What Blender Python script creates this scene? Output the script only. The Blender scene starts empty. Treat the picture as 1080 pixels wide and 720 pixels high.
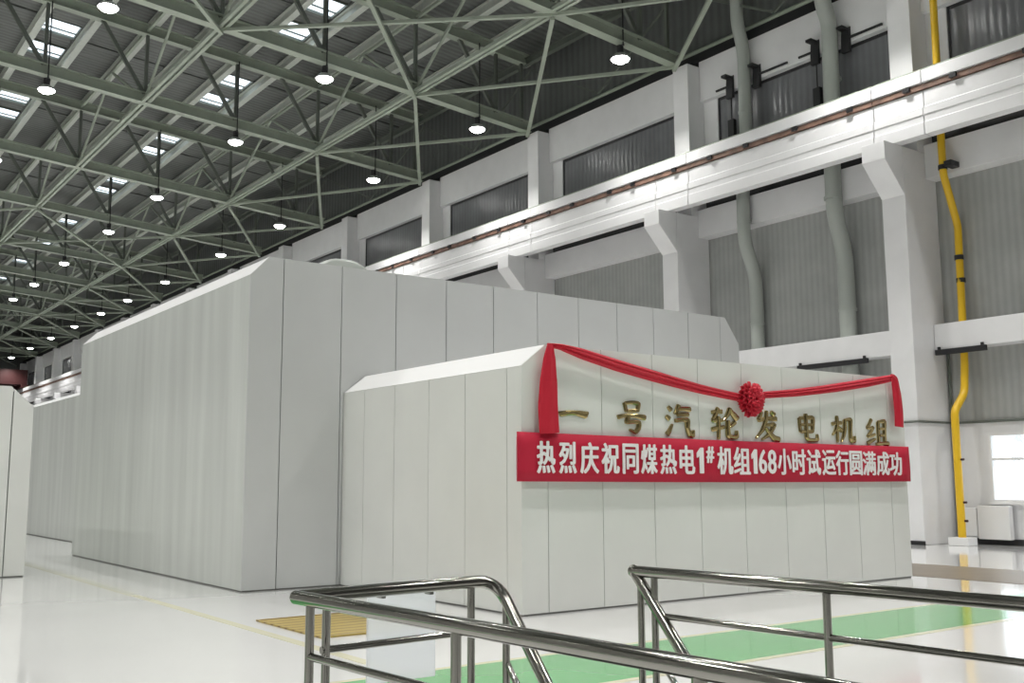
import bpy, math, random
from mathutils import Vector, Matrix
random.seed(7)
SC = bpy.context.scene
COL = SC.collection
PI = math.pi

# ------------------------------------------------------------------ camera, world, exposure
F, YAW, PIT, ROL = 1077.987, 0.6357098, 0.1362461, -0.0040512
CAM = Vector((0, 0, 1.6))
fwd = Vector((math.sin(YAW)*math.cos(PIT), math.cos(YAW)*math.cos(PIT), math.sin(PIT)))
rt0 = Vector((math.cos(YAW), -math.sin(YAW), 0)); up0 = rt0.cross(fwd)
rt = math.cos(ROL)*rt0 + math.sin(ROL)*up0
up = -math.sin(ROL)*rt0 + math.cos(ROL)*up0
cd = bpy.data.cameras.new('camera'); cam = bpy.data.objects.new('camera', cd); COL.objects.link(cam)
cd.sensor_width = 36; cd.lens = 36*F/1080; cd.clip_end = 600; cd.clip_start = 0.05
Rm = Matrix((rt, up, -fwd)).transposed().to_4x4(); Rm.translation = CAM
cam.matrix_world = Rm
SC.camera = cam

world = bpy.data.worlds.new('overcast_sky'); SC.world = world; world.use_nodes = True
bg = world.node_tree.nodes['Background']
bg.inputs[0].default_value = (0.92, 0.96, 1.0, 1); bg.inputs[1].default_value = 3.0

SC.view_settings.view_transform = 'Standard'; SC.view_settings.look = 'None'
SC.view_settings.exposure = 0.0; SC.view_settings.gamma = 1.0
SC.view_settings.use_curve_mapping = False
LAMP_POWER = 1750
SC.cycles.use_denoising = True
SC.cycles.max_bounces = 8; SC.cycles.diffuse_bounces = 4; SC.cycles.glossy_bounces = 4
SC.cycles.sample_clamp_indirect = 6


# ------------------------------------------------------------------ materials
def mat(name, col, rough=0.5, metal=0.0, noise=0.0, scale=6.0, emit=0.0, bump=0.0, bscale=30.0, coat=0.0, spec=0.5, stretch=None):
    m = bpy.data.materials.new(name); m.use_nodes = True
    nt = m.node_tree; b = nt.nodes['Principled BSDF']
    c = (*col, 1)
    b.inputs['Base Color'].default_value = c
    b.inputs['Roughness'].default_value = rough; b.inputs['Metallic'].default_value = metal
    b.inputs['Coat Weight'].default_value = coat; b.inputs['Coat Roughness'].default_value = 0.05
    b.inputs['Specular IOR Level'].default_value = spec
    if emit:
        b.inputs['Emission Color'].default_value = c; b.inputs['Emission Strength'].default_value = emit
    if noise or bump:
        tc = nt.nodes.new('ShaderNodeTexCoord'); mp = nt.nodes.new('ShaderNodeMapping')
        nt.links.new(tc.outputs['Object'], mp.inputs[0])
        if stretch: mp.inputs['Scale'].default_value = stretch
    if noise:
        n = nt.nodes.new('ShaderNodeTexNoise'); n.inputs['Scale'].default_value = scale; n.inputs['Detail'].default_value = 5
        nt.links.new(mp.outputs[0], n.inputs['Vector'])
        r = nt.nodes.new('ShaderNodeValToRGB')
        r.color_ramp.elements[0].color = (*[v*(1-noise) for v in col], 1); r.color_ramp.elements[0].position = .3
        r.color_ramp.elements[1].color = (*[min(1, v*(1+noise)) for v in col], 1); r.color_ramp.elements[1].position = .7
        nt.links.new(n.outputs[0], r.inputs[0]); nt.links.new(r.outputs[0], b.inputs['Base Color'])
    if bump:
        n2 = nt.nodes.new('ShaderNodeTexNoise'); n2.inputs['Scale'].default_value = bscale; n2.inputs['Detail'].default_value = 3
        nt.links.new(mp.outputs[0], n2.inputs['Vector'])
        bp = nt.nodes.new('ShaderNodeBump'); bp.inputs['Strength'].default_value = bump; bp.inputs['Distance'].default_value = .02
        nt.links.new(n2.outputs[0], bp.inputs['Height']); nt.links.new(bp.outputs[0], b.inputs['Normal'])
    return m


def ribbed(name, col, rough, axis, pitch, depth=0.03, dark=0.8):
    """profiled sheet: ribs across the given axis, as bump plus a darker colour in the grooves"""
    m = mat(name, col, rough)
    nt = m.node_tree; b = nt.nodes['Principled BSDF']
    tc = nt.nodes.new('ShaderNodeTexCoord'); w = nt.nodes.new('ShaderNodeTexWave')
    w.bands_direction = axis; w.wave_profile = 'SIN'; w.inputs['Scale'].default_value = 2*PI/(20*pitch)
    nt.links.new(tc.outputs['Object'], w.inputs['Vector'])
    r = nt.nodes.new('ShaderNodeValToRGB')
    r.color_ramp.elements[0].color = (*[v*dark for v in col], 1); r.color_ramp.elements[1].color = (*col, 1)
    n = nt.nodes.new('ShaderNodeTexNoise'); n.inputs['Scale'].default_value = 1.3; n.inputs['Detail'].default_value = 4
    nt.links.new(tc.outputs['Object'], n.inputs['Vector'])
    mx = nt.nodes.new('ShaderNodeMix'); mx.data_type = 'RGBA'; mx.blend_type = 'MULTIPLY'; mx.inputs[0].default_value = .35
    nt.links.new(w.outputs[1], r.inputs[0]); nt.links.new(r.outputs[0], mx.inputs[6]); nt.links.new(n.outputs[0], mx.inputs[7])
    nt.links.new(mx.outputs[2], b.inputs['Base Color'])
    bp = nt.nodes.new('ShaderNodeBump'); bp.inputs['Strength'].default_value = .6; bp.inputs['Distance'].default_value = depth
    nt.links.new(w.outputs[1], bp.inputs['Height']); nt.links.new(bp.outputs[0], b.inputs['Normal'])
    return m


M = {}
M['white_wall'] = mat('white_wall_paint', (.80, .80, .81), .55, noise=.03, scale=1.5)
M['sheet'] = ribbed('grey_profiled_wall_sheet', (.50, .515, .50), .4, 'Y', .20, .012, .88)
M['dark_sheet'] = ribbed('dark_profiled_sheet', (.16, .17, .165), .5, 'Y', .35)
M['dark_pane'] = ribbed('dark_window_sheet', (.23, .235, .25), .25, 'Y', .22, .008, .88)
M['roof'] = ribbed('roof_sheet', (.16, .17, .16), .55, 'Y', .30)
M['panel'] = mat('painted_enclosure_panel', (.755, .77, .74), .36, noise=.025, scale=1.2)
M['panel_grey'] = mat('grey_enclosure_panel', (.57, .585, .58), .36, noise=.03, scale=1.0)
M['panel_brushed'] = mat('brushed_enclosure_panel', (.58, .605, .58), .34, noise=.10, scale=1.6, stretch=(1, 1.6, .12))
M['cap'] = mat('white_enclosure_cap', (.82, .82, .82), .4)
M['core'] = mat('enclosure_seam', (.20, .21, .20), .7)
M['near_wall'] = mat('dark_near_wall', (.10, .10, .10), .7)
M['plinth'] = mat('dark_plinth', (.22, .22, .21), .6)
M['steel'] = mat('green_grey_steel_paint', (.31, .35, .285), .5, noise=.08, scale=2)
M['steel_dark'] = mat('olive_grey_steel_paint', (.12, .135, .115), .55, noise=.10, scale=2)
M['purlin'] = mat('pale_galvanised_purlin', (.50, .53, .48), .5, noise=.06)
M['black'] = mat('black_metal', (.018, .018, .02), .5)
M['stainless'] = mat('polished_stainless', (.28, .275, .25), .10, 1.0)
M['red_silk'] = mat('red_silk', (.55, .006, .028), .6, bump=.25, bscale=18)
M['red_banner'] = mat('red_banner_cloth', (.52, .007, .038), .75, noise=.04, scale=3)
M['white_ink'] = mat('white_banner_ink', (.90, .87, .88), .6)
M['gold'] = mat('gold_lettering', (.42, .33, .15), .14, 1.0)
M['yellow'] = mat('yellow_pipe_paint', (.80, .50, .02), .35)
M['pipe'] = mat('grey_green_pipe', (.42, .45, .42), .35)
M['white'] = mat('white_enamel', (.82, .82, .82), .35)
M['rust'] = mat('rusty_busbar', (.20, .12, .09), .6, noise=.4, scale=3)
M['red_crane'] = mat('dark_red_crane_paint', (.035, .006, .006), .5)
M['concrete'] = mat('grey_concrete', (.38, .38, .37), .8, noise=.1)
M['bulb'] = mat('lamp_glass', (1, .99, .96), .3, emit=25)
M['reflector'] = mat('lamp_reflector', (.55, .56, .56), .3, .6)
M['bark'] = mat('bare_bark', (.45, .45, .45), .9)
M['snow'] = mat('pale_ground', (.75, .76, .78), .9)
M['hatch'] = None


def floor_mat():
    m = mat('white_epoxy_floor', (.80, .80, .795), .10, noise=.03, scale=.35, spec=.5, coat=.6)
    m.node_tree.nodes['Principled BSDF'].inputs['Coat Roughness'].default_value = .06
    return m


M['floor'] = floor_mat()
M['green'] = mat('green_floor_paint', (.13, .43, .16), .14, noise=.05, scale=1, coat=.2)
M['cream'] = mat('cream_floor_line', (.74, .71, .50), .15, coat=.5)
M['brown_floor'] = mat('brown_grey_floor_strip', (.20, .165, .125), .35, noise=.08, scale=2, spec=.3)


def hatch_mat():
    m = mat('ochre_hatch_boards', (.40, .29, .07), .4)
    nt = m.node_tree; b = nt.nodes['Principled BSDF']
    tc = nt.nodes.new('ShaderNodeTexCoord'); w = nt.nodes.new('ShaderNodeTexWave'); w.bands_direction = 'Y'
    w.inputs['Scale'].default_value = 1.6; w.inputs['Distortion'].default_value = 1.5; w.inputs['Detail'].default_value = 3
    nt.links.new(tc.outputs['Object'], w.inputs['Vector'])
    r = nt.nodes.new('ShaderNodeValToRGB')
    r.color_ramp.elements[0].color = (.20, .13, .03, 1); r.color_ramp.elements[1].color = (.40, .30, .08, 1); r.color_ramp.elements[1].position = .5
    nt.links.new(w.outputs[1], r.inputs[0]); nt.links.new(r.outputs[0], b.inputs['Base Color'])
    return m


M['hatch'] = hatch_mat()


def glass_mat(name, tint, white):
    """pane that lets the sky through: clear (white=0) or milky"""
    m = bpy.data.materials.new(name); m.use_nodes = True; nt = m.node_tree; nt.nodes.clear()
    o = nt.nodes.new('ShaderNodeOutputMaterial'); t = nt.nodes.new('ShaderNodeBsdfTransparent'); t.inputs[0].default_value = (*tint, 1)
    tr = nt.nodes.new('ShaderNodeBsdfTranslucent'); tr.inputs[0].default_value = (*tint, 1)
    g = nt.nodes.new('ShaderNodeBsdfGlossy'); g.inputs['Roughness'].default_value = .08
    m1 = nt.nodes.new('ShaderNodeMixShader'); m1.inputs[0].default_value = white
    m2 = nt.nodes.new('ShaderNodeMixShader'); m2.inputs[0].default_value = .06
    nt.links.new(t.outputs[0], m1.inputs[1]); nt.links.new(tr.outputs[0], m1.inputs[2])
    nt.links.new(m1.outputs[0], m2.inputs[1]); nt.links.new(g.outputs[0], m2.inputs[2]); nt.links.new(m2.outputs[0], o.inputs[0])
    return m


M['glass'] = glass_mat('window_glass', (.93, .95, .96), .25)
M['board'] = glass_mat('milky_acrylic_sheet', (.95, .96, .99), .62)
M['milky'] = glass_mat('milky_skylight_sheet', (.9, .94, .97), .6)


# ------------------------------------------------------------------ mesh builder
class MB:
    def __init__(s): s.v = []; s.f = []

    def add(s, vs, fs):
        n = len(s.v); s.v += [tuple(v) for v in vs]; s.f += [tuple(i+n for i in f) for f in fs]; return s

    def box(s, a, b):
        x0, y0, z0 = a; x1, y1, z1 = b
        return s.add([(x0, y0, z0), (x1, y0, z0), (x1, y1, z0), (x0, y1, z0), (x0, y0, z1), (x1, y0, z1), (x1, y1, z1), (x0, y1, z1)],
                     [(0, 3, 2, 1), (4, 5, 6, 7), (0, 1, 5, 4), (1, 2, 6, 5), (2, 3, 7, 6), (3, 0, 4, 7)])

    def prism(s, prof, y0, y1):
        """profile of (x, z), extruded along y"""
        n = len(prof)
        vs = [(x, y0, z) for x, z in prof] + [(x, y1, z) for x, z in prof]
        fs = [tuple(range(n)), tuple(range(2*n-1, n-1, -1))] + [(i, i+n, (i+1) % n+n, (i+1) % n) for i in range(n)]
        return s.add(vs, fs)

    def sect(s, p0, p1, prof, side=None):
        """profile of (side, up) swept from p0 to p1"""
        p0 = Vector(p0); p1 = Vector(p1); d = (p1-p0).normalized()
        if side is None:
            side = d.cross(Vector((0, 0, 1)))
            if side.length < 1e-3: side = Vector((1, 0, 0))
        side = Vector(side).normalized(); u = side.cross(d).normalized()
        n = len(prof)
        vs = [p0+side*a+u*b for a, b in prof] + [p1+side*a+u*b for a, b in prof]
        return s.add(vs, [tuple(range(n)), tuple(range(2*n-1, n-1, -1))] + [(i, i+n, (i+1) % n+n, (i+1) % n) for i in range(n)])

    def bar(s, p0, p1, w, h, side=None):
        return s.sect(p0, p1, [(-w/2, -h/2), (w/2, -h/2), (w/2, h/2), (-w/2, h/2)], side)

    def ibeam(s, p0, p1, w, h, t=.03, wt=.04, side=None):
        a, b, c = w/2, h/2, wt/2
        return s.sect(p0, p1, [(-a, -b), (a, -b), (a, -b+t), (c, -b+t), (c, b-t), (a, b-t), (a, b), (-a, b), (-a, b-t), (-c, b-t), (-c, -b+t), (-a, -b+t)], side)

    def tube(s, pts, r, n=14, cap=True):
        pts = [Vector(p) for p in pts]; rings = []
        t0 = (pts[1]-pts[0]).normalized()
        ref = Vector((0, 0, 1)) if abs(t0.z) < .9 else Vector((1, 0, 0))
        nrm = t0.cross(ref).normalized()
        for i, p in enumerate(pts):
            if i == 0: t = t0
            elif i == len(pts)-1: t = (pts[i]-pts[i-1]).normalized()
            else: t = ((pts[i]-pts[i-1]).normalized()+(pts[i+1]-pts[i]).normalized()).normalized()
            nrm = (nrm-t*nrm.dot(t)).normalized(); bn = t.cross(nrm)
            rr = r[i] if isinstance(r, (list, tuple)) else r
            rings.append([p+nrm*rr*math.cos(2*PI*k/n)+bn*rr*math.sin(2*PI*k/n) for k in range(n)])
        vs = [v for ring in rings for v in ring]
        fs = [(i*n+k, i*n+(k+1) % n, (i+1)*n+(k+1) % n, (i+1)*n+k) for i in range(len(pts)-1) for k in range(n)]
        if cap: fs += [tuple(range(n-1, -1, -1)), tuple((len(pts)-1)*n+k for k in range(n))]
        return s.add(vs, fs)

    def lathe(s, prof, c=(0, 0, 0), n=24):
        """profile of (radius, z) turned about the vertical through c"""
        vs = [(c[0]+r*math.cos(2*PI*k/n), c[1]+r*math.sin(2*PI*k/n), c[2]+z) for r, z in prof for k in range(n)]
        fs = [(i*n+k, i*n+(k+1) % n, (i+1)*n+(k+1) % n, (i+1)*n+k) for i in range(len(prof)-1) for k in range(n)]
        fs += [tuple(range(n-1, -1, -1)), tuple((len(prof)-1)*n+k for k in range(n))]
        return s.add(vs, fs)

    def build(s, name, m, parent=None, smooth=False, bevel=0.0):
        me = bpy.data.meshes.new(name); o0 = Vector(parent['_o']) if parent is not None and '_o' in parent else Vector((0, 0, 0))
        me.from_pydata([tuple(Vector(v)-o0) for v in s.v], [], s.f); me.validate(); me.update()
        o = bpy.data.objects.new(name, me); COL.objects.link(o); me.materials.append(m)
        import bmesh
        bm = bmesh.new(); bm.from_mesh(me); bmesh.ops.recalc_face_normals(bm, faces=bm.faces); bm.to_mesh(me); bm.free()
        if smooth:
            for p in me.polygons: p.use_smooth = True
            sm = set_sharp(me)
        if bevel:
            b = o.modifiers.new('bevel', 'BEVEL'); b.width = bevel; b.segments = 2; b.limit_method = 'ANGLE'
        if parent is not None: o.parent = parent
        return o


def set_sharp(me, ang=math.radians(42)):
    import bmesh
    bm = bmesh.new(); bm.from_mesh(me)
    for e in bm.edges:
        if len(e.link_faces) == 2 and e.calc_face_angle(0) > ang: e.smooth = False
    bm.to_mesh(me); bm.free()


def thing(name, label, cat, loc=(0, 0, 0), group=None):
    """Empty at the base of a thing; its parts are meshes given in world coordinates"""
    o = bpy.data.objects.new(name, None); COL.objects.link(o); o.location = loc; o.empty_display_size = .2
    o['_o'] = list(loc); o['label'] = label; o['category'] = cat
    if group: o['group'] = group
    return o


def tag(o, label, cat, group=None, kind=None):
    o['label'] = label; o['category'] = cat
    if group: o['group'] = group
    if kind: o['kind'] = kind
    return o


def struct(o, label=None, cat=None):
    o['kind'] = 'structure'
    if label: o['label'] = label
    if cat: o['category'] = cat
    return o


def copy_thing(src, loc, label, group=None):
    c = src.copy(); COL.objects.link(c); c.location = loc; c['_o'] = list(loc); c['label'] = label
    if group: c['group'] = group
    for ch in list(src.children):
        d = ch.copy(); COL.objects.link(d); d.parent = c
        for g in list(ch.children):
            e = g.copy(); COL.objects.link(e); e.parent = d
    return c


def fillet(pts, r, n=6):
    """round the inner corners of a polyline"""
    pts = [Vector(p) for p in pts]; out = [pts[0]]
    for a, b, c in zip(pts, pts[1:], pts[2:]):
        d1 = (a-b); d2 = (c-b); k = min(r, d1.length*.45, d2.length*.45)
        p = b+d1.normalized()*k; q = b+d2.normalized()*k
        for i in range(n+1):
            t = i/n; out.append(p*(1-t)**2+b*2*t*(1-t)+q*t*t)
    out.append(pts[-1]); return out


ORD = ['first', 'second', 'third', 'fourth', 'fifth', 'sixth', 'seventh', 'eighth', 'ninth', 'tenth', 'eleventh', 'twelfth', 'thirteenth', 'fourteenth', 'fifteenth', 'sixteenth', 'seventeenth', 'eighteenth']

# ------------------------------------------------------------------ the hall: sizes
XW = 25.0            # inner face of the right-hand wall
XL = -16.0
YN, YF = -13.0, 131.0
RIDGE = 4.0
TY = [23.3, 31.5, 39.8, 50.1, 58.7, 69.0, 77.7, 85.0, 93.5, 102.3, 111.2, 120.6]   # trusses the photo shows
TYN = [15.1, 6.9, -1.3, -9.5]                                                     # their continuation over the camera
ZLOW = lambda x: 15.5+.075*(24.1-x if x >= RIDGE else x-(2*RIDGE-24.1))           # under the lower chord
ZUP = lambda x: 18.3+.078*(24.1-x if x >= RIDGE else x-(2*RIDGE-24.1))            # under the upper chord
ZROOF = lambda x: ZUP(x)+.95

# ------------------------------------------------------------------ floor with the stair opening
HOLE = [(2.27, 4.66), (4.40, 4.66), (4.66, .10), (2.43, .10)]
mb = MB()
outer = [(XL, YF), (XW, YF), (XW, YN), (XL, YN)]
vs = [(*p, 0) for p in outer]+[(*p, 0) for p in HOLE]
mb.add(vs, [(0, 1, 5, 4), (1, 2, 6, 5), (2, 3, 7, 6), (3, 0, 4, 7)])
mb.add([(*p, 0) for p in HOLE]+[(*p, -.35) for p in HOLE], [(0, 1, 5, 4), (1, 2, 6, 5), (2, 3, 7, 6), (3, 0, 4, 7)])
struct(mb.build('floor', M['floor']), 'glossy white epoxy floor of the turbine hall', 'floor')
struct(MB().add([(1.5, -.6, -4), (5.4, -.6, -4), (5.4, 5.5, -4), (1.5, 5.5, -4), (1.5, -.6, -.36), (5.4, -.6, -.36), (5.4, 5.5, -.36), (1.5, 5.5, -.36)],
                [(0, 1, 2, 3), (0, 1, 5, 4), (1, 2, 6, 5), (2, 3, 7, 6), (3, 0, 4, 7)]).build('stairwell_wall', M['concrete']), 'grey concrete stairwell below the floor opening', 'wall')


def strip(name, x0, y0, x1, y1, z, m, label):
    o = MB().box((x0, y0, .0005), (x1, y1, z)).build(name, m); struct(o, label, 'floor marking'); return o


strip('trim_1', -9, 6.40, 15.7, 7.68, .004, M['green'], 'wide green painted walkway strip across the white floor')
strip('trim_2', -9, 7.68, 15.7, 7.76, .004, M['cream'], 'thin cream line along the far edge of the green strip')
strip('trim_3', -9, 6.32, 15.7, 6.40, .004, M['cream'], 'thin cream line along the near edge of the green strip')
strip('trim_4', 4.50, 7.76, 4.62, 60, .004, M['cream'], 'pale cream aisle line running along the big enclosure')
strip('trim_5', 15.9, -12, 18.25, 60, .005, M['brown_floor'], 'brown grey floor strip between the small enclosure and the columns')

# ------------------------------------------------------------------ right wall: lower wall with a window, sheeted bands
WY0, WY1, WZ0, WZ1 = 10.4, 13.68, 1.04, 2.76
mb = MB()
mb.box((XW, YN, 0), (XW+.3, WY0, 3.1)); mb.box((XW, WY1, 0), (XW+.3, YF, 3.1))
mb.box((XW, WY0, 0), (XW+.3, WY1, WZ0)); mb.box((XW, WY0, WZ1), (XW+.3, WY1, 3.1))
struct(mb.build('wall_right', M['white_wall']), 'pale lower wall behind the columns', 'wall')
struct(MB().box((XW, YN, 3.1), (XW+.3, YF, 10.45)).build('wall_right_cladding', M['sheet']), 'grey ribbed wall sheet between the columns', 'wall')
struct(MB().box((XW+.02, YN, 14.26), (XW+.3, YF, 20.2)).build('wall_right_eaves', M['dark_sheet']), 'dark ribbed wall sheet above the eaves beam', 'wall')
struct(MB().box((XW-.04, YN, 0), (XW-.001, YF, .15)).build('baseboard_right', M['black']), 'black skirting along the right wall', 'skirting')
struct(MB().box((XW+.02, YN, 10.451), (XW+.3, -9.17, 14.255)).box((XW+.02, 129.1, 10.451), (XW+.3, YF, 14.255)).build('wall_right_end_piece', M['white_wall']), 'pale wall piece at the ends of the upper windows', 'wall')
struct(MB().box((XL-.3, YN, 0), (XL, YF, 20.2)).build('wall_left', M['concrete']), 'grey wall on the far side of the hall', 'wall')
struct(MB().box((XL-.3, YF, 0), (XW+.3, YF+.3, 22)).build('wall_end', M['dark_sheet']), 'dark end wall at the far end of the hall', 'wall')
struct(MB().box((XL-.3, YN-.3, 0), (XW+.3, YN, 22)).build('wall_near', M['near_wall']), 'dark wall at the near end of the hall', 'wall')

# lower window
w = thing('window_1', 'bright white framed window low in the right wall, above the radiator', 'window', (XW, (WY0+WY1)/2, WZ0)); w['kind'] = 'structure'
f = MB(); t = .07
f.box((XW-.03, WY0, WZ0), (XW+.1, WY1, WZ0+t)); f.box((XW-.03, WY0, WZ1-t), (XW+.1, WY1, WZ1))
f.box((XW-.03, WY0, WZ0+t), (XW+.1, WY0+t, WZ1-t)); f.box((XW-.03, WY1-t, WZ0+t), (XW+.1, WY1, WZ1-t))
f.box((XW-.02, WY0+t, 2.08), (XW+.08, WY1-t, 2.14))
for y in (11.5, 12.6): f.box((XW-.02, y-.03, WZ0+t), (XW+.08, y+.03, 2.08)); f.box((XW-.02, y-.03, 2.14), (XW+.08, y+.03, WZ1-t))
f.build('window_frame', M['white'], w)
MB().box((XW+.03, WY0+t, WZ0+t), (XW+.04, WY1-t, WZ1-t)).build('pane', M['glass'], w)
MB().box((XW-.10, WY0-.05, WZ0-.05), (XW+.1, WY1+.05, WZ0)).build('sill', M['white'], w)

# columns
CY = [15.0+8.17*k for k in range(-3, 14)]
PC = [(23.5, 0), (24.99, 0), (24.99, 10.24), (22.7, 10.24), (22.7, 9.76), (23.5, 8.93)]
first = None
for k in range(-3, 15):
    y = 15.0+8.17*k
    n = k
    if k < 0: lab, grp = 'white concrete column on the right wall nearer than the yellow pipe', 'columns nearer than the yellow pipe'
    elif k == 0: lab, grp = 'tall white crane column just left of the yellow pipe, seen down to the floor', 'crane columns'
    elif k == 1: lab, grp = 'white crane column rising behind the top of the big enclosure, left of two grey pipes', 'crane columns'
    elif k == 2: lab, grp = 'white crane column whose bracket just clears the big enclosure roof', 'crane columns'
    else: lab, grp = f'white crane column behind the big enclosure, {ORD[k]} along the right wall', 'crane columns'
    if first is None:
        first = thing('crane_column', lab, 'column', (24.2, y, 0), grp)
        MB().prism([(23.5, 0), (24.99, 0), (24.99, 10.24), (23.5, 10.24)], y-.34, y+.34).build('shaft', M['white_wall'], first, bevel=.015)
        MB().prism([(23.499, 10.24), (22.7, 10.24), (22.7, 9.76), (23.499, 8.93)], y-.34, y+.34).build('corbel', M['white_wall'], first, bevel=.015)
        MB().box((24.2, y-.34, 10.241), (24.99, y+.34, 15.49)).build('upper_shaft', M['white_wall'], first, bevel=.015)
        MB().box((23.47, y-.36, .001), (23.498, y+.36, .10)).build('skirting', M['black'], first)
    else:
        copy_thing(first, (24.2, y, 0), lab, grp)

# beams between the columns, windows of the upper wall, crane girders
wn = 2
protos = {}
for k in range(-3, 14):
    y0, y1 = 15.0+8.17*k+.345, 15.0+8.17*(k+1)-.345
    seen = k >= -1
    pos = f'{ORD[k+1]} bay counted from the yellow pipe' if k >= 0 else ('bay of the yellow pipe' if k == -1 else 'bays beside the camera')
    grp = (lambda s: s)
    def beam(name, lab, cat, z0, z1, x0, g):
        o = MB().box((x0, y0, z0), (24.995, y1, z1)).build(name, M['white_wall'], bevel=.012)
        tag(o, f'{lab}, {pos}', cat, g)
    beam('tie_beam', 'white concrete beam at mid height of the right wall', 'beam', 4.93, 5.60, 24.45, 'mid height beams')
    beam('tie_beam', 'white concrete beam tucked under the crane girder', 'beam', 9.52, 10.45, 24.5, 'beams under the crane girder')
    beam('eaves_beam', 'pale concrete beam above the dark upper windows', 'beam', 14.25, 15.66, 24.76, 'eaves beams')
    # dark glazed band behind and above the girder
    w = thing(f'window_{wn}', f'dark ribbed window strip above the crane girder, {pos}', 'window', (XW, y0, 10.45), 'dark upper windows'); w['kind'] = 'structure'; wn += 1
    MB().box((XW, y0+.0, 10.46), (XW+.05, y1, 14.24)).build('pane', M['dark_pane'], w)
    MB().box((XW-.08, y0, 10.46), (XW-.062, y1, 11.7)).build('lower_strip', M['black'], w)  # black strip across the lower part of the pane
    f = MB(); f.box((XW-.06, y1-.62, 10.46), (XW-.001, y1, 14.24)); f.build('pier', M['white_wall'], w)
    f = MB(); f.box((XW-.03, y1-.68, 10.46), (XW-.001, y1-.625, 14.24)); f.box((XW-.03, y0, 14.15), (XW-.001, y1-.69, 14.24))
    f.build('window_frame', M['black'], w)
    # crane girder
    ga, gb = 15.0+8.17*k+.26, 15.0+8.17*(k+1)+.235
    g = thing('crane_girder', f'white concrete crane girder resting on the wall brackets, {pos}', 'girder', (23.5, (ga+gb)/2, 10.24), 'crane girders')
    GPF = [(23.15, 10.245), (23.48, 10.245), (23.48, 11.35), (23.95, 11.60), (23.95, 11.92), (23.12, 11.92), (23.12, 11.60), (23.26, 11.58), (23.26, 11.42), (23.20, 11.40), (23.20, 10.98), (23.15, 10.95), (23.15, 10.76), (23.17, 10.74), (23.17, 10.58), (23.15, 10.56)]
    MB().prism(GPF, ga, gb-1.45).build('girder_body', M['white_wall'], g, bevel=.008)
    MB().prism(GPF, gb-1.425, gb).build('end_block', M['white_wall'], g, bevel=.008)
    MB().box((23.2, ga, 11.93), (23.9, gb, 11.99)).build('walkway_plate', M['steel'], g)
    rl = MB().box((23.16, ga, 11.43), (23.255, gb, 11.56)).build('busbar', M['rust'], g)
    if k < 7:
        for j in range(5):
            y = ga+.8+j*1.63+random.uniform(-.25, .25)
            MB().box((23.09, y-.09, 11.46), (23.155, y+.09, 11.57)).build('clamp', M['black'], g)
    if y0 < 100:
        pass

# ------------------------------------------------------------------ roof sheet with skylight openings
PX = [24.95, 22.7, 20.85, 19.0, 17.2, 15.45, 13.55, 11.65, 9.75, 7.95, 6.1, 4.3]
allY = sorted(TYN+TY)
SKY = []        # (x0, x1, y0, y1)
for a, b in zip(allY, allY[1:]):
    if a < 14: continue
    m_ = (a+b)/2
    for (x0, x1) in ((15.62, 17.02), (8.12, 9.58)):
        SKY.append((x0, x1, m_-2.05, m_-.62)); SKY.append((x0, x1, m_+.62, m_+2.05))
xs = sorted({RIDGE, XW+.4, 15.62, 17.02, 8.12, 9.58})
ys = sorted({YN, YF}|{s[2] for s in SKY}|{s[3] for s in SKY})
mb = MB()
hole = lambda x, y: any(a < x < b and c < y < d for a, b, c, d in SKY)
for xa, xb in zip(xs, xs[1:]):
    run = None
    for ya, yb in list(zip(ys, ys[1:])):
        if hole((xa+xb)/2, (ya+yb)/2):
            continue
        mb.add([(xa, ya, ZROOF(xa)), (xb, ya, ZROOF(xb)), (xb, yb, ZROOF(xb)), (xa, yb, ZROOF(xa))], [(0, 1, 2, 3)])
xl = XL-.4
mb.add([(xl, YN, ZROOF(xl)), (RIDGE, YN, ZROOF(RIDGE)), (RIDGE, YF, ZROOF(RIDGE)), (xl, YF, ZROOF(xl))], [(0, 1, 2, 3)])
ro = mb.build('ceiling', M['roof']); struct(ro, 'ribbed grey roof sheeting above the trusses', 'roof')
sl = ro.modifiers.new('thick', 'SOLIDIFY'); sl.thickness = .06; sl.offset = 1
i = 0
for (a, b) in zip(allY, allY[1:]):
    if a < 14: continue
    m_ = (a+b)/2; vis = a > 20
    for r_, (x0, x1) in enumerate(((15.62, 17.02), (8.12, 9.58))):
        lab = ('milky two-pane roof skylight, ' + ('row nearer the right wall, ' if r_ == 0 else 'row farther left, ') + f'{ORD[allY.index(a)-3]} bay from the camera')
        w = thing('skylight', lab, 'skylight', ((x0+x1)/2, m_, ZROOF((x0+x1)/2)), 'roof skylights')
        for (ya, yb) in ((m_-2.05, m_-.62), (m_+.62, m_+2.05)):
            za, zb = ZROOF(x0)+.02, ZROOF(x1)+.02
            MB().add([(x0, ya, za), (x1, ya, zb), (x1, yb, zb), (x0, yb, za), (x0, ya, za+.012), (x1, ya, zb+.012), (x1, yb, zb+.012), (x0, yb, za+.012)],
                     [(0, 3, 2, 1), (4, 5, 6, 7), (0, 1, 5, 4), (1, 2, 6, 5), (2, 3, 7, 6), (3, 0, 4, 7)]).build('pane', M['milky'], w)
            f = MB(); s_ = (0, 1, 0)
            for y in (ya, yb): f.bar((x0, y, za-.05), (x1, y, zb-.05), .06, .12)
            f.bar((x0, ya+.95, za-.05), (x1, ya+.95, zb-.05), .05, .06); f.bar((x0, ya, za-.05), (x0, yb, za-.05), .05, .1); f.bar((x1, ya, zb-.05), (x1, yb, zb-.05), .05, .1)
            f.build('pane_frame', M['steel_dark'], w)

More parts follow.
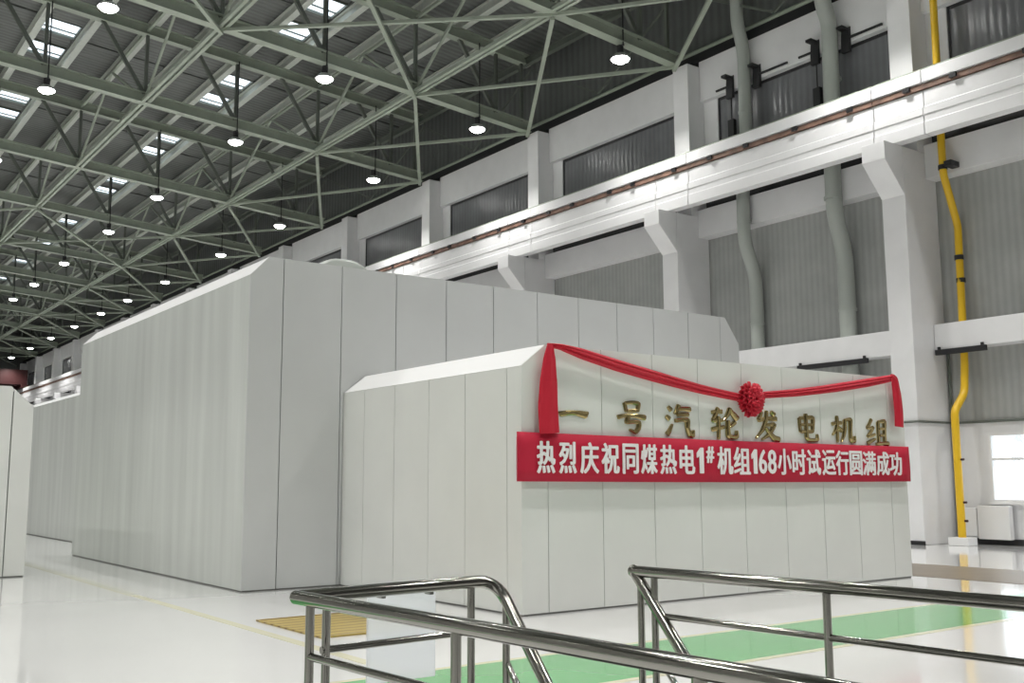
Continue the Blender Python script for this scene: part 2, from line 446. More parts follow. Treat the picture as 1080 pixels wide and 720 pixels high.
# ------------------------------------------------------------------ purlins, ties and braces
for j, x in enumerate(PX[1:]):
    z = ZUP(x)+.45+.20
    o = MB().ibeam((x, YN+.05, z), (x, YF-.05, z), .27, .40, .025, .03, side=(1, 0, 0)).build('purlin', M['purlin'])
    tag(o, f'long grey roof purlin under the sheeting, {ORD[j]} from the right wall', 'purlin', 'roof purlins')
for j in range(6):
    x = RIDGE-1.8-j*3.6; z = ZUP(x)+.62
    o = MB().ibeam((x, YN+.05, z), (x, YF-.05, z), .17, .32, .025, .03, side=(1, 0, 0)).build('purlin', M['purlin'])
    tag(o, 'grey roof purlin on the slope left of the picture', 'purlin', 'purlins on the other slope')
NX = [18.8, 11.36, 3.92]
for j, x in enumerate(NX):
    z = ZLOW(x)+.07
    t_ = thing('longitudinal_tie', ['pale double tie bar linking the trusses, the row nearest the right wall', 'pale double tie bar linking the trusses, second row from the right wall', 'pale double tie bar linking the trusses under the ridge'][j], 'tie bar', (x, 0, z), 'longitudinal roof ties')
    for dx in (-.105, .105): MB().bar((x+dx, YN+.05, z), (x+dx, YF-.05, z), .12, .12, side=(1, 0, 0)).build('tie_bar', M['steel'], t_)
t_ = thing('eaves_strut', 'dark strut with pale pipe running along the top of the right wall', 'strut', (24.2, 0, 15.5))
MB().box((24.76, YN+.05, 15.67), (24.98, YF-.05, 15.98)).build('strut_beam', M['black'], t_)
MB().tube([(24.84, YN+.05, 16.08), (24.84, YF-.05, 16.08)], .09, 10).build('strut_pipe', M['steel'], t_, smooth=True)
o = MB().ibeam((24.0, YN+.05, 18.45), (24.0, YF-.05, 18.45), .2, .3, side=(1, 0, 0)).build('eaves_purlin', M['steel_dark'])
tag(o, 'dark top rail high on the right wall below the roof sheet', 'purlin')

allT = [15.1]+TY
for i, (a, b) in enumerate(zip(allT, allT[1:]+[130.9])):
    for j, (x0, x1) in enumerate(((24.05, 18.8), (18.8, 11.36), (11.36, 3.92))):
        if j > 0 and i % 4 != 1: continue
        c = thing('cross_brace', f'pale flat X brace between trusses, {["strip along the wall", "second strip", "third strip"][j]}, {ORD[i]} bay from the camera', 'brace', ((x0+x1)/2, (a+b)/2, ZLOW((x0+x1)/2)), 'flat X braces of the roof')
        za, zb = ZLOW(x0)-.03, ZLOW(x1)-.03
        MB().bar((x0, a, za), (x1, b, zb), .13, .10).build('brace_bar', M['steel'], c)
        MB().bar((x0, b, za-.11), (x1, a, zb-.11), .13, .10).build('brace_bar', M['steel'], c)
    m_ = (a+b)/2
    for j, x in enumerate((18.8, 11.36)):
        c = thing('vertical_brace', f'slim V brace on the {["wall side", "second"][j]} tie row, {ORD[i]} bay from the camera', 'brace', (x, m_, ZLOW(x)), 'upright V braces of the roof')
        MB().bar((x, a+.2, ZLOW(x)+.3), (x, m_, ZUP(x)+.2), .09, .09).build('brace_bar', M['steel'], c)
        MB().bar((x, b-.2, ZLOW(x)+.3), (x, m_, ZUP(x)+.2), .09, .09).build('brace_bar', M['steel'], c)
        MB().bar((x, a, ZUP(x)+.2), (x, b, ZUP(x)+.2), .11, .11).build('top_strut', M['steel'], c)
    # rods on the wall between the truss ends
    c = thing('wall_brace', f'thin rod brace on the dark sheet above the eaves, {ORD[i]} bay from the camera end', 'brace', (24.3, m_, 15.8), 'rod braces above the eaves')
    MB().bar((24.25, a, 18.2), (24.25, m_, 15.9), .07, .07).build('brace_rod', M['steel_dark'], c)
    MB().bar((24.25, b, 18.2), (24.25, m_, 15.9), .07, .07).build('brace_rod', M['steel_dark'], c)

# ------------------------------------------------------------------ roof trusses
XA = 2*RIDGE-24.1


def make_truss(y, lab, grp):
    r = thing('roof_truss', lab, 'truss', (RIDGE, y, 15.4), grp)
    lo = MB(); hi = MB(); h = .44
    for xa, xb in ((24.15, RIDGE), (RIDGE, XA-.05)):
        lo.ibeam((xa, y, ZLOW(xa)+h/2), (xb, y, ZLOW(xb)+h/2), .36, h, .03, .05)
        hi.ibeam((xa, y, ZUP(xa)+h/2), (xb, y, ZUP(xb)+h/2), .34, h, .03, .05)
    lo.build('lower_chord', M['steel'], r); hi.build('upper_chord', M['steel'], r)
    nodes = [24.1-.35+0, 22.5, 18.8, 15.08, 11.36, 7.64, 3.92]
    nodes += [2*RIDGE-x for x in nodes[:-1]]
    for x in nodes:
        MB().bar((x, y, ZLOW(x)+.4), (x, y, ZUP(x)+.05), .12, .12, side=(1, 0, 0)).build('vertical', M['steel_dark'], r)
    for x in (22.5, 18.8, 15.08, 11.36, 7.64):
        MB().bar((x-.05, y, ZLOW(x)+.4), (x-1.75, y, ZUP(x-1.75)+.05), .13, .14).build('diagonal', M['steel_dark'], r)
        xm = 2*RIDGE-x
        MB().bar((xm+.05, y, ZLOW(x)+.4), (xm+1.75, y, ZUP(x-1.75)+.05), .13, .14).build('diagonal', M['steel_dark'], r)
    for x in (18.8, 11.36, 3.92):
        MB().box((x-.3, y-.02, ZLOW(x)+.35), (x+.3, y+.02, ZLOW(x)+.75)).build('gusset', M['steel'], r)
    return r


tr0 = make_truss(TY[0], 'grey green roof truss nearest the camera, crossing the top of the picture', 'roof trusses')
for i, y in enumerate(TY[1:]):
    copy_thing(tr0, (RIDGE, y, 15.4), f'grey green roof truss spanning the hall, {ORD[i+1]} in the row going away from the camera', 'roof trusses')
for y in TYN:
    copy_thing(tr0, (RIDGE, y, 15.4), 'grey green roof truss over the near part of the hall', 'roof trusses over the camera')

# ------------------------------------------------------------------ high-bay lamps
spot = bpy.data.lights.new('highbay_light', 'SPOT'); spot.energy = LAMP_POWER; spot.spot_size = math.radians(122); spot.spot_blend = 1.0
spot.shadow_soft_size = .14; spot.color = (1.0, .985, .95)


def make_lamp(x, y, lab, grp):
    z = ZLOW(x)-.55
    r = thing('highbay_lamp', lab, 'lamp', (x, y, z), grp)
    MB().tube([(x, y-.15, z+.45), (x, y-.15, ZUP(x)+.1)], .025, 8).build('pendant_rod', M['black'], r)
    MB().box((x-.03, y-.17, z+.42), (x+.03, y+.03, z+.47)).build('hanger', M['black'], r)
    MB().lathe([(.05, .48), (.11, .46), (.11, .22), (.09, .18)], (x, y, z), 16).build('ballast_housing', M['black'], r, smooth=True)
    MB().lathe([(.09, .20), (.18, .17), (.28, .08), (.32, .0), (.305, .0), (.27, .07), (.15, .15), (.08, .18)], (x, y, z), 28).build('reflector', M['reflector'], r, smooth=True)
    MB().lathe([(.02, .12), (.20, .09), (.265, .02), (.265, -.04), (.18, -.095), (.02, -.115)], (x, y, z), 28).build('bulb_cover', M['bulb'], r, smooth=True)
    l = bpy.data.objects.new('light', spot); COL.objects.link(l); l.parent = r; l.location = (0, 0, -.30)
    return r


LX = [(21.6, 'wall side row'), (15.1, 'middle row'), (7.75, 'left row')]
lp = make_lamp(21.6, TY[0], 'bright round high-bay lamp, nearest of the wall side row, against the concrete wall', 'high-bay lamps')
ZL = lp.location.z
for r_, (x, rn) in enumerate(LX):
    for i, y in enumerate(TY):
        if r_ == 0 and i == 0: continue
        copy_thing(lp, (x, y-.02, ZLOW(x)-.55), f'bright round high-bay lamp under the roof truss, {rn}, {ORD[i]} from the camera end', 'high-bay lamps')
for x in (21.6, 15.1, 7.75, .4, -6.9, -13.4):
    for y in TYN+[v for v in TY if x < 7 and v < 75]:
        g = 'high-bay lamps over the camera' if y in TYN else 'high-bay lamps on the other slope'
        copy_thing(lp, (x, y-.02, ZLOW(x)-.55), 'round high-bay lamp over the near part of the hall' if y in TYN else 'round high-bay lamp on the far slope of the roof', g)

# ------------------------------------------------------------------ acoustic enclosures
def enclosure(name, lab, x0, x1, y0, y1, H, hch, wl, wr, fseams, lseams, plinth=.022, gap=.012, lmat='panel', hr=None, sgap=.5, fmat='panel'):
    """panelled box: x0..x1 by y0..y1, height H, its long top edges cut off (wl, wr wide, hch high); seams are panel joints"""
    r = thing(name, lab, 'machine enclosure', (x0, y0, 0))
    t = .04; hr = hch if hr is None else hr
    zt = lambda x: H-hch*(1-(x-x0)/wl) if x < x0+wl else (H-hr*(1-(x1-x)/wr) if x > x1-wr else H)
    prof = [(x0+t, .02), (x1-t, .02), (x1-t, H-hr-.02), (x1-wr-.01, H-t), (x0+wl+.01, H-t), (x0+t, H-hch-.02)]
    MB().prism(prof, y0+t, y1-.02).build('core', M['core'], r)
    MB().box((x0+.015, y0+.015, .001), (x1-.015, y1-.02, plinth)).build('plinth', M['plinth'], r)
    b = [x0]+list(fseams)+[x1]
    for a, c in zip(b, b[1:]):
        a2 = a if a == x0 else a+gap/2; c2 = c if c == x1 else c-gap/2
        pts = [a2]+[v for v in (x0+wl, x1-wr) if a2 < v < c2]+[c2]
        pr_ = [(a2, plinth), (c2, plinth)]+[(v, zt(v)-.001) for v in reversed(pts)]
        MB().prism(pr_, y0, y0+t-.001).build('front_panel', M[fmat], r)
    b = [y0+t]+list(lseams)+[y1]
    for a, c in zip(b, b[1:]):
        a2 = a if a == y0+t else a+gap*sgap; c2 = c if c == y1 else c-gap*sgap
        MB().box((x0, a2, plinth), (x0+t-.001, c2, H-hch-.002)).build('side_panel', M[lmat], r)
    MB().box((x1-t+.001, y0+t, plinth), (x1, y1, H-hr-.002)).build('end_panel', M['panel'], r)
    cp = [(x0, H-hch), (x0+wl, H), (x1-wr, H), (x1, H-hr), (x1-t, H-hr), (x1-wr-.02, H-t+.002), (x0+wl+.02, H-t+.002), (x0+t, H-hch)]
    MB().prism(cp, y0+t, y1).build('roof_cap', M['cap'], r)
    return r


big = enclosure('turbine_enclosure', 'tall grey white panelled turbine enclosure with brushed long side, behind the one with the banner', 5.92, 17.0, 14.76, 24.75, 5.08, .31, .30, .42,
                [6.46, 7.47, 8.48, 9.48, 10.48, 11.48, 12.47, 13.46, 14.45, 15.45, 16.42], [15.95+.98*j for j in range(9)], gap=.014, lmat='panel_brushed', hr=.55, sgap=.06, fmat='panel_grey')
for c in big.children:
    if c.name.startswith('side_panel'): pass
small = enclosure('generator_enclosure', 'low white panelled generator enclosure carrying the red banner and gold characters', 7.53, 15.64, 10.02, 14.75, 3.31, .29, .38, .17,
                  [7.94, 8.84, 9.76, 10.65, 11.57, 12.48, 13.38, 14.27, 15.17], [10.32, 11.26, 12.17, 13.12, 14.05], gap=.011)
left = enclosure('machine_enclosure', 'pale panelled enclosure cut off by the left edge of the picture', -4.0, 3.93, 19.63, 29.5, 3.30, .35, .38, .38,
                 [-3.0, -2.0, -1.0, 0, .95, 1.8, 2.7, 3.59], [21, 22, 23, 24, 25, 26, 27, 28], gap=.02)
far = enclosure('machine_enclosure', 'distant pale panelled enclosure seen in the gap beside the tall brushed one', 7.22, 16.5, 29.9, 62, 4.24, .18, .3, .3,
                [8.2, 9.2, 10.2, 11.2, 12.2, 13.2, 14.2, 15.2], [31+1.0*j for j in range(30)], gap=.008, lmat='panel_brushed', sgap=.1)
# rounded hood behind the tall enclosure
mb = MB(); n = 20
cx = 9.02
prof = [(cx+.66*math.copysign(abs(math.cos(PI*k/n))**.7, math.cos(PI*k/n)), 5.09+.84*abs(math.sin(PI*k/n))**.7) for k in range(n+1)]
hood = thing('turbine_hood', 'rounded pale turbine hood peeping over the tall enclosure roof', 'turbine hood', (cx, 18, 5.08))
MB().prism(prof, 17.7, 19.2).build('hood_shell', M['pipe'], hood, smooth=True, bevel=.05)

# ------------------------------------------------------------------ banner, gold characters, red silk on the front of the low enclosure
YB = 9.955
bn = thing('banner', 'long red cloth banner with white slogan across the low enclosure', 'banner', (11.5, YB, 1.9))
mb = MB(); N = 60
A = [Vector((x, YB, z)) for x, z in ((7.404, 2.2), (15.614, 2.155), (15.557, 1.578), (7.394, 1.603))]
x0, x1 = A[0].x, A[1].x
vs = []
for j in range(N+1):
    u = j/N
    zt = A[0].z*(1-u)+A[1].z*u-.012*math.sin(PI*u); zb = A[3].z*(1-u)+A[2].z*u-.012*math.sin(PI*u)
    for v in range(5):
        z = zt+(zb-zt)*v/4
        vs.append((x0+(x1-x0)*u, YB-.012-.006*math.sin(u*37+v*.9)-.004*math.sin(u*90), z))
fs = [(j*5+v, (j+1)*5+v, (j+1)*5+v+1, j*5+v+1) for j in range(N) for v in range(4)]
o = mb.add(vs, fs).build('banner_cloth', M['red_banner'], bn, smooth=True)
so = o.modifiers.new('thick', 'SOLIDIFY'); so.thickness = .004
for x in (x0+.02, x1-.02):
    MB().tube([(x, YB+.03, 1.62), (x, YB+.03, 2.14)], .012, 8).build('end_batten', M['white'], bn)


def glyph(ch, off):
    cu = bpy.data.curves.new('glyph', 'FONT'); cu.body = ch; cu.offset = off; cu.extrude = .004; cu.resolution_u = 3
    ob = bpy.data.objects.new('glyph', cu); COL.objects.link(ob)
    me = bpy.data.meshes.new_from_object(ob.evaluated_get(bpy.context.evaluated_depsgraph_get()))
    V = [v.co.copy() for v in me.vertices]; P = [tuple(p.vertices) for p in me.polygons]
    bpy.data.objects.remove(ob); bpy.data.curves.remove(cu); bpy.data.meshes.remove(me)
    return V, P


# each character of the slogan with its box on the cloth: left, bottom, right, top in metres
cells = [('热', 7.696, 1.705, 7.987, 2.09), ('烈', 8.044, 1.704, 8.33, 2.088), ('庆', 8.387, 1.703, 8.701, 2.087), ('祝', 8.746, 1.702, 9.054, 2.085), ('同', 9.109, 1.7, 9.394, 2.083),
         ('煤', 9.435, 1.699, 9.737, 2.081), ('热', 9.789, 1.698, 10.102, 2.08), ('电', 10.154, 1.697, 10.455, 2.078), ('1', 10.493, 1.709, 10.631, 2.053), ('#', 10.684, 1.852, 10.842, 2.073),
         ('机', 10.904, 1.694, 11.23, 2.074), ('组', 11.244, 1.693, 11.601, 2.073), ('1', 11.623, 1.706, 11.751, 2.047), ('6', 11.783, 1.705, 11.965, 2.046), ('8', 11.984, 1.705, 12.178, 2.045),
         ('小', 12.205, 1.69, 12.521, 2.067), ('时', 12.542, 1.689, 12.863, 2.065), ('试', 12.883, 1.688, 13.223, 2.064), ('运', 13.258, 1.687, 13.593, 2.062), ('行', 13.599, 1.685, 13.929, 2.06),
         ('圆', 13.949, 1.684, 14.283, 2.058), ('满', 14.293, 1.683, 14.647, 2.057), ('成', 14.666, 1.682, 15.02, 2.055), ('功', 15.028, 1.681, 15.369, 2.053)]
mb = MB()
for ch, xa, za, xb, zb in cells:
    V, P = glyph(ch, 0)
    if ch == '1':      # a stem with a flag
        V = [Vector(v) for z in (-.004, .004) for v in ((.30, 0, z), (.62, 0, z), (.62, 1, z), (.40, 1, z), (.05, .80, z), (.05, .62, z), (.30, .74, z))]
        P = [(6, 5, 4, 3, 2, 1, 0), tuple(range(7, 14))]+[(i, (i+1) % 7, (i+1) % 7+7, i+7) for i in range(7)]
    ax, bx = min(v.x for v in V), max(v.x for v in V); ay, by = min(v.y for v in V), max(v.y for v in V)
    pa, pb = Vector((xa, YB, za)), Vector((xb, YB, zb))
    sx, sz = .011, .006
    for q_, (ex, ez) in enumerate(((0, 0), (sx, 0), (-sx, 0), (0, sz), (0, -sz), (sx*.6, sz*.6), (-sx*.6, -sz*.6), (sx*.6, -sz*.6), (-sx*.6, sz*.6))):
        mb.add([(pa.x+sx+(v.x-ax)/(bx-ax)*(pb.x-pa.x-2*sx)+ex, YB-.026-v.z-.0002*q_, pa.z+(v.y-ay)/(by-ay)*(pb.z-pa.z)+ez) for v in V], P)
mb.build('slogan_lettering', M['white_ink'], bn)

# brush-written characters, on a 100 x 100 square (x right, y up): strokes as (points, widths)
G = {
    '一': [([(4, 46), (30, 54), (60, 56), (97, 46)], [20, 16, 17, 28])],
    '号': [([(28, 97), (30, 84), (33, 68)], [9, 8, 7]), ([(28, 95), (52, 98), (74, 95), (70, 70)], [7, 8, 10, 8]), ([(33, 71), (70, 73)], [7, 7]),
          ([(3, 50), (20, 55), (60, 57), (97, 52)], [10, 8, 8, 13]), ([(40, 54), (32, 36), (56, 38), (74, 36), (72, 18), (60, 6), (42, 14)], [8, 8, 8, 9, 10, 9, 4])],
    '汽': [([(12, 92), (24, 80)], [7, 11]), ([(4, 64), (17, 54)], [7, 11]), ([(6, 8), (14, 18), (26, 40)], [11, 9, 5]),
          ([(50, 98), (44, 84), (34, 70)], [10, 9, 5]), ([(46, 84), (66, 87), (90, 86)], [8, 8, 11]), ([(42, 68), (62, 70), (82, 70)], [7, 7, 9]),
          ([(34, 50), (60, 54), (78, 52), (78, 30), (86, 10), (95, 8), (98, 24)], [8, 8, 11, 9, 10, 10, 4])],
    '轮': [([(4, 82), (24, 86), (44, 86)], [8, 8, 10]), ([(28, 98), (18, 74), (8, 58), (28, 58), (44, 60)], [9, 8, 8, 7, 8]), ([(2, 30), (24, 35), (50, 40)], [10, 9, 7]),
          ([(28, 72), (28, 40), (27, 2)], [8, 9, 6]), ([(72, 98), (62, 78), (46, 58)], [10, 9, 4]), ([(70, 94), (82, 80), (98, 64)], [7, 11, 14]),
          ([(88, 56), (76, 46), (62, 38)], [9, 8, 5]), ([(62, 60), (61, 34), (63, 12), (78, 9), (93, 12), (92, 30)], [9, 9, 10, 10, 9, 4])],
    '发': [([(30, 94), (26, 80), (18, 66), (50, 72), (90, 72)], [9, 9, 9, 8, 12]), ([(50, 98), (46, 66), (32, 34), (4, 6)], [9, 10, 9, 4]),
          ([(44, 50), (62, 53), (78, 52), (66, 32), (50, 16), (26, 2)], [7, 8, 11, 9, 8, 4]), ([(44, 42), (60, 22), (78, 8), (98, 4)], [6, 10, 13, 12]), ([(66, 96), (80, 84)], [7, 12])],
    '电': [([(20, 84), (22, 60), (24, 34)], [9, 9, 8]), ([(20, 82), (48, 85), (80, 84), (76, 34)], [8, 8, 12, 9]), ([(24, 60), (76, 62)], [7, 7]),
          ([(24, 36), (76, 38)], [8, 8]), ([(48, 99), (49, 60), (50, 18), (60, 8), (84, 8), (97, 12), (95, 30)], [10, 9, 10, 10, 9, 9, 4])],
    '机': [([(2, 68), (22, 73), (46, 74)], [9, 8, 11]), ([(26, 99), (26, 60), (25, 2)], [9, 9, 6]), ([(26, 66), (18, 46), (3, 28)], [8, 8, 4]), ([(28, 60), (36, 52), (46, 44)], [6, 10, 11]),
          ([(58, 86), (58, 56), (52, 28), (40, 4)], [9, 9, 8, 4]), ([(57, 84), (70, 87), (84, 86), (82, 52), (82, 20), (88, 9), (98, 10), (99, 28)], [7, 8, 11, 9, 9, 11, 9, 4])],
    '组': [([(28, 98), (18, 80), (8, 66), (24, 66), (34, 68), (22, 50), (8, 36), (24, 38), (42, 44)], [9, 8, 9, 7, 8, 8, 8, 7, 7]), ([(4, 10), (20, 18), (42, 28)], [11, 9, 5]),
          ([(56, 90), (56, 50), (56, 12)], [9, 9, 8]), ([(55, 88), (70, 91), (86, 90), (84, 50), (84, 12)], [7, 8, 11, 9, 9]), ([(58, 64), (82, 65)], [7, 7]), ([(58, 40), (82, 41)], [7, 7]), ([(42, 8), (70, 11), (99, 11)], [9, 9, 12])],
}
GP = [('一', 8.099, 2.326, 8.604, 2.574), ('号', 9.088, 2.22, 9.622, 2.647), ('汽', 9.972, 2.19, 10.525, 2.652), ('轮', 10.879, 2.177, 11.448, 2.648), ('发', 11.806, 2.189, 12.379, 2.642), ('电', 12.738, 2.18, 13.285, 2.624), ('机', 13.633, 2.182, 14.22, 2.619), ('组', 14.536, 2.146, 15.14, 2.604)]
GD = ['a single horizontal stroke, leftmost, beside the hanging red silk', 'small box over a hooked stroke, second from the left', 'three dots at its left, third from the left', 'two joined halves, just left of the silk rosette', 'crossed sweeping strokes, just right of the silk rosette',
      'gridded box with a curling tail, sixth from the left', 'tree shape beside a hooked arch, second from the right end', 'twisted thread beside a ladder shape, last at the right end']


def bez(pts, ws, n=5):
    """Catmull-Rom through the stroke points"""
    P = [Vector(p) for p in pts]; out = []
    for i in range(len(P)-1):
        p0, p1, p2, p3 = P[max(i-1, 0)], P[i], P[i+1], P[min(i+2, len(P)-1)]
        for k in range(n+(i == len(P)-2)):
            t = k/n
            sharp = 0.55
            q = p1*(2*t**3-3*t*t+1)+p2*(-2*t**3+3*t*t)+(p2-p0)*.5*sharp*(t**3-2*t*t+t)+(p3-p1)*.5*sharp*(t**3-t*t)
            out.append((q, ws[i]*(1-t)+ws[i+1]*t))
    return out


for (ch, xa, za, xb, zb), d in zip(GP, GD):
    pa, pb = Vector((xa, 10, za)), Vector((xb, 10, zb))
    mb = MB()
    for si, (pts, ws) in enumerate(G[ch]):
        st = bez(pts, ws); L = len(st); vs = []; d0 = .018+.004*si
        for i, (q, w_) in enumerate(st):
            a = st[max(i-1, 0)][0]; b = st[min(i+1, L-1)][0]; tg = (b-a); tg = tg/max(tg.length, 1e-6); nn = Vector((-tg.y, tg.x))
            if i in (0, L-1): w_ *= .75
            for sgn, dep in ((.5, 0), (.5, .7), (.26, 1), (-.26, 1), (-.5, .7), (-.5, 0)):
                p = q+nn*w_*1.5*sgn
                vs.append((pa.x+p.x/100*(pb.x-pa.x), 10.017-dep*d0, pa.z+p.y/100*(pb.z-pa.z)))
        fs = [(i*6+j, i*6+(j+1) % 6, (i+1)*6+(j+1) % 6, (i+1)*6+j) for i in range(L-1) for j in range(6)]
        fs += [(5, 4, 3, 2, 1, 0), tuple((L-1)*6+j for j in range(6))]
        mb.add(vs, fs)
    tag(mb.build('gold_character', M['gold']), f'gold brush character of {d}', 'lettering', 'gold characters on the low enclosure')


def cloth_band(line, widths, y, folds=3, thick=.035, sub=6):
    """gathered cloth band through (x, z) points of the upright plane at y, its width given in metres"""
    st = bez(line, widths, sub); mb = MB(); vs = []; n = 20; L = len(st)
    for i, (q, w_) in enumerate(st):
        a = st[max(i-1, 0)][0]; b = st[min(i+1, L-1)][0]; tg = (b-a).normalized(); nn = Vector((-tg.y, tg.x))
        c = Vector((q.x, y, q.y)); e = Vector((nn.x*w_/2, 0, nn.y*w_/2))
        for k in range(n):
            th = 2*PI*k/n; s = math.cos(th)
            dep = thick*math.sin(th)*(1 if math.sin(th) > 0 else .15)*(1+.35*math.cos(folds*PI*s+.5*math.sin(i*.35)))
            vs.append((c.x+e.x*s, c.y-dep, c.z+e.z*s))
    fs = [(i*n+k, i*n+(k+1) % n, (i+1)*n+(k+1) % n, (i+1)*n+k) for i in range(L-1) for k in range(n)]
    fs += [tuple(range(n)), tuple((L-1)*n+k for k in range(n))]
    return mb.add(vs, fs)


silk = thing('silk_garland', 'swag of red silk with a big rosette draped over the gold characters', 'garland', (11.4, 9.95, 2.9))
ys_ = 9.945
cloth_band([(7.884, 3.295), (8.113, 3.282), (8.425, 3.226), (9.043, 3.113), (9.908, 2.979), (10.647, 2.874), (11.413, 2.795)], [0.047, 0.084, 0.14, 0.162, 0.155, 0.133, 0.117], ys_).build('swag', M['red_silk'], silk, smooth=True)
cloth_band([(11.957, 2.855), (12.728, 2.927), (13.672, 3.047), (14.557, 3.178), (15.256, 3.295)], [0.098, 0.116, 0.135, 0.139, 0.111], ys_).build('swag', M['red_silk'], silk, smooth=True)
cloth_band([(7.91, 3.3), (7.9, 3.156), (7.882, 2.858), (7.87, 2.503), (7.889, 2.188)], [0.077, 0.169, 0.268, 0.313, 0.312], ys_-.025, 2).build('hanging_tail', M['red_silk'], silk, smooth=True)
cloth_band([(15.173, 3.321), (15.276, 3.255), (15.323, 3.034), (15.35, 2.749), (15.338, 2.48)], [0.082, 0.186, 0.227, 0.237, 0.237], ys_-.02, 2).build('hanging_tail', M['red_silk'], silk, smooth=True)
rc = Vector((11.627, 9.90, 2.774)); rr = .20
mb = MB()
for ring, (cnt, rad, tilt, dep) in enumerate(((16, .265, .25, .0), (14, .235, .55, .045), (12, .19, .85, .08), (9, .13, 1.1, .105), (5, .07, 1.35, .12))):
    for k in range(cnt):
        a = 2*PI*(k+.5*ring)/cnt+random.uniform(-.1, .1); pw = rad*1.05*PI/cnt*1.5; vs = []
        R1 = rad*random.uniform(.9, 1.05)
        for iu in range(5):
            u = iu/4
            for iv in range(5):
                v = iv/4-.5
                rr_ = R1*(.25+.75*u); wv = pw*(.5+.9*math.sin(PI*(.15+.75*u)))*v
                ox = rr_*math.cos(a)-wv*math.sin(a); oz = rr_*math.sin(a)+wv*math.cos(a)
                oy = -dep-.03-rad*.28*math.sin(u*2.2)*tilt+.022*math.cos(v*9+k)*u
                vs.append((rc.x+ox, rc.y+oy+.05, rc.z+oz))
        mb.add(vs, [(i*5+j, i*5+j+1, (i+1)*5+j+1, (i+1)*5+j) for i in range(4) for j in range(4)])
o = mb.build('rosette', M['red_silk'], silk, smooth=True)
so = o.modifiers.new('thick', 'SOLIDIFY'); so.thickness = .008
o = MB().tube([(rc.x, 10.015, rc.z), (rc.x, rc.y+.0, rc.z)], [.15, .15], 16).build('rosette_back', M['red_silk'], silk)

# ------------------------------------------------------------------ stair railings
R0 = .034; R1 = .0185; RP = .0215
rot = Vector((.056, -1, 0))
rl = thing('stair_railing', 'stainless stair railing in the left foreground, its long rail running off the bottom edge', 'railing', (2.25, 4.6, 0))
P0 = Vector((2.165, 4.70, 1.05))
Pn = P0+rot*4.4
Pe = Vector((3.43, 4.805, 1.05))
MB().tube(fillet([P0+rot*.0+Vector((0, 0, 0)), Pn], .05), R0, 20).build('long_top_rail', M['stainless'], rl, smooth=True)
MB().tube([P0+Vector((-.0, 0, 0)), P0+Vector((.02, .002, 0)), Vector((2.6, 4.74, 1.05)), Vector((3.0, 4.775, 1.05))]+fillet([Vector((3.1, 4.784, 1.05)), Pe, Pe+Vector((.01, -.50, -.575)), Pe+Vector((.06, -3.0, -3.45))], .17, 8), R0, 20).build('sloping_top_rail', M['stainless'], rl, smooth=True)
mb = MB(); mb.lathe([(.001, -.034), (.014, -.031), (.0245, -.0235), (.0315, -.0125), (.034, 0), (.0315, .0125), (.0245, .0235), (.014, .031), (.001, .034)], P0, 18)
mb.build('corner_joint', M['stainless'], rl, smooth=True)
MB().tube([P0+rot*.14+Vector((0, 0, -.26)), Pn+Vector((0, 0, -.26))], R1, 14).build('long_mid_rail', M['stainless'], rl, smooth=True)
MB().tube([Vector((2.31, 4.715, .785)), Vector((3.21, 4.785, .785))], R1, 14).build('mid_rail', M['stainless'], rl, smooth=True)
MB().tube([Vector((3.445, 4.72, .60)), Vector((3.49, 1.9, -2.64))], R1, 14).build('sloping_mid_rail', M['stainless'], rl, smooth=True)


def post(x, y, z1, par, z0=0.0, r=RP):
    m_ = MB(); m_.tube([(x, y, z0+.002), (x, y, z1)], r, 16)
    p = m_.build('post', M['stainless'], par, smooth=True)
    q = MB().lathe([(.05, z0+.0015), (.05, z0+.01), (.03, z0+.022), (.022, z0+.03)], (x, y, 0), 18).build('flange', M['stainless'], p, smooth=True)
    q.location = Vector((0, 0, 0)); 
    # the flange mesh is given in world coordinates; shift it to its post's parent frame
    q.data.transform(Matrix.Translation(-Vector(par['_o'])))
    return p


q = P0+rot*.14; post(q.x, q.y, 1.03, rl)
for s_ in (1.295, 2.5, 3.7):
    q = P0+rot*s_; post(q.x, q.y, 1.03, rl)
post(2.335, 4.716, 1.03, rl); post(3.25, 4.795, 1.03, rl)
post(3.445, 4.735, .94, rl, -.30)
MB().box((3.385, 4.675, -.36), (3.505, 4.795, -.299)).build('post_foot', M['stainless'], rl)

rr_ = thing('stair_railing', 'stainless stair railing in the right foreground, its top rail running off the right edge', 'railing', (4.44, 4.7, 0))
Q0 = Vector((4.435, 4.75, 1.05)); rotR = Vector((.072, -1, 0)); Qn = Q0+rotR*4.4
MB().tube([Q0+Vector((0, 0, 0)), Qn], R0, 20).build('top_rail', M['stainless'], rr_, smooth=True)
MB().tube([Q0, Q0+Vector((.01, -.44, -.50)), Q0+Vector((.09, -3.4, -3.6))], R0, 20).build('sloping_top_rail', M['stainless'], rr_, smooth=True)
MB().lathe([(.001, -.040), (.017, -.036), (.029, -.027), (.037, -.015), (.040, 0), (.037, .015), (.029, .027), (.017, .036), (.001, .040)], Q0, 18).build('corner_joint', M['stainless'], rr_, smooth=True)
MB().tube([Q0+rotR*.22+Vector((0, 0, -.25)), Qn+Vector((0, 0, -.26))], R1, 14).build('mid_rail', M['stainless'], rr_, smooth=True)
MB().tube([Vector((4.46, 4.58, .56)), Vector((4.53, 1.6, -2.55))], R1, 14).build('sloping_mid_rail', M['stainless'], rr_, smooth=True)
for s_ in (.165, 1.345, 2.55, 3.75):
    q = Q0+rotR*s_; post(q.x, q.y, 1.03, rr_)
post(4.437, 4.695, .97, rr_, -.30)
MB().box((4.377, 4.635, -.36), (4.497, 4.755, -.299)).build('post_foot', M['stainless'], rr_)

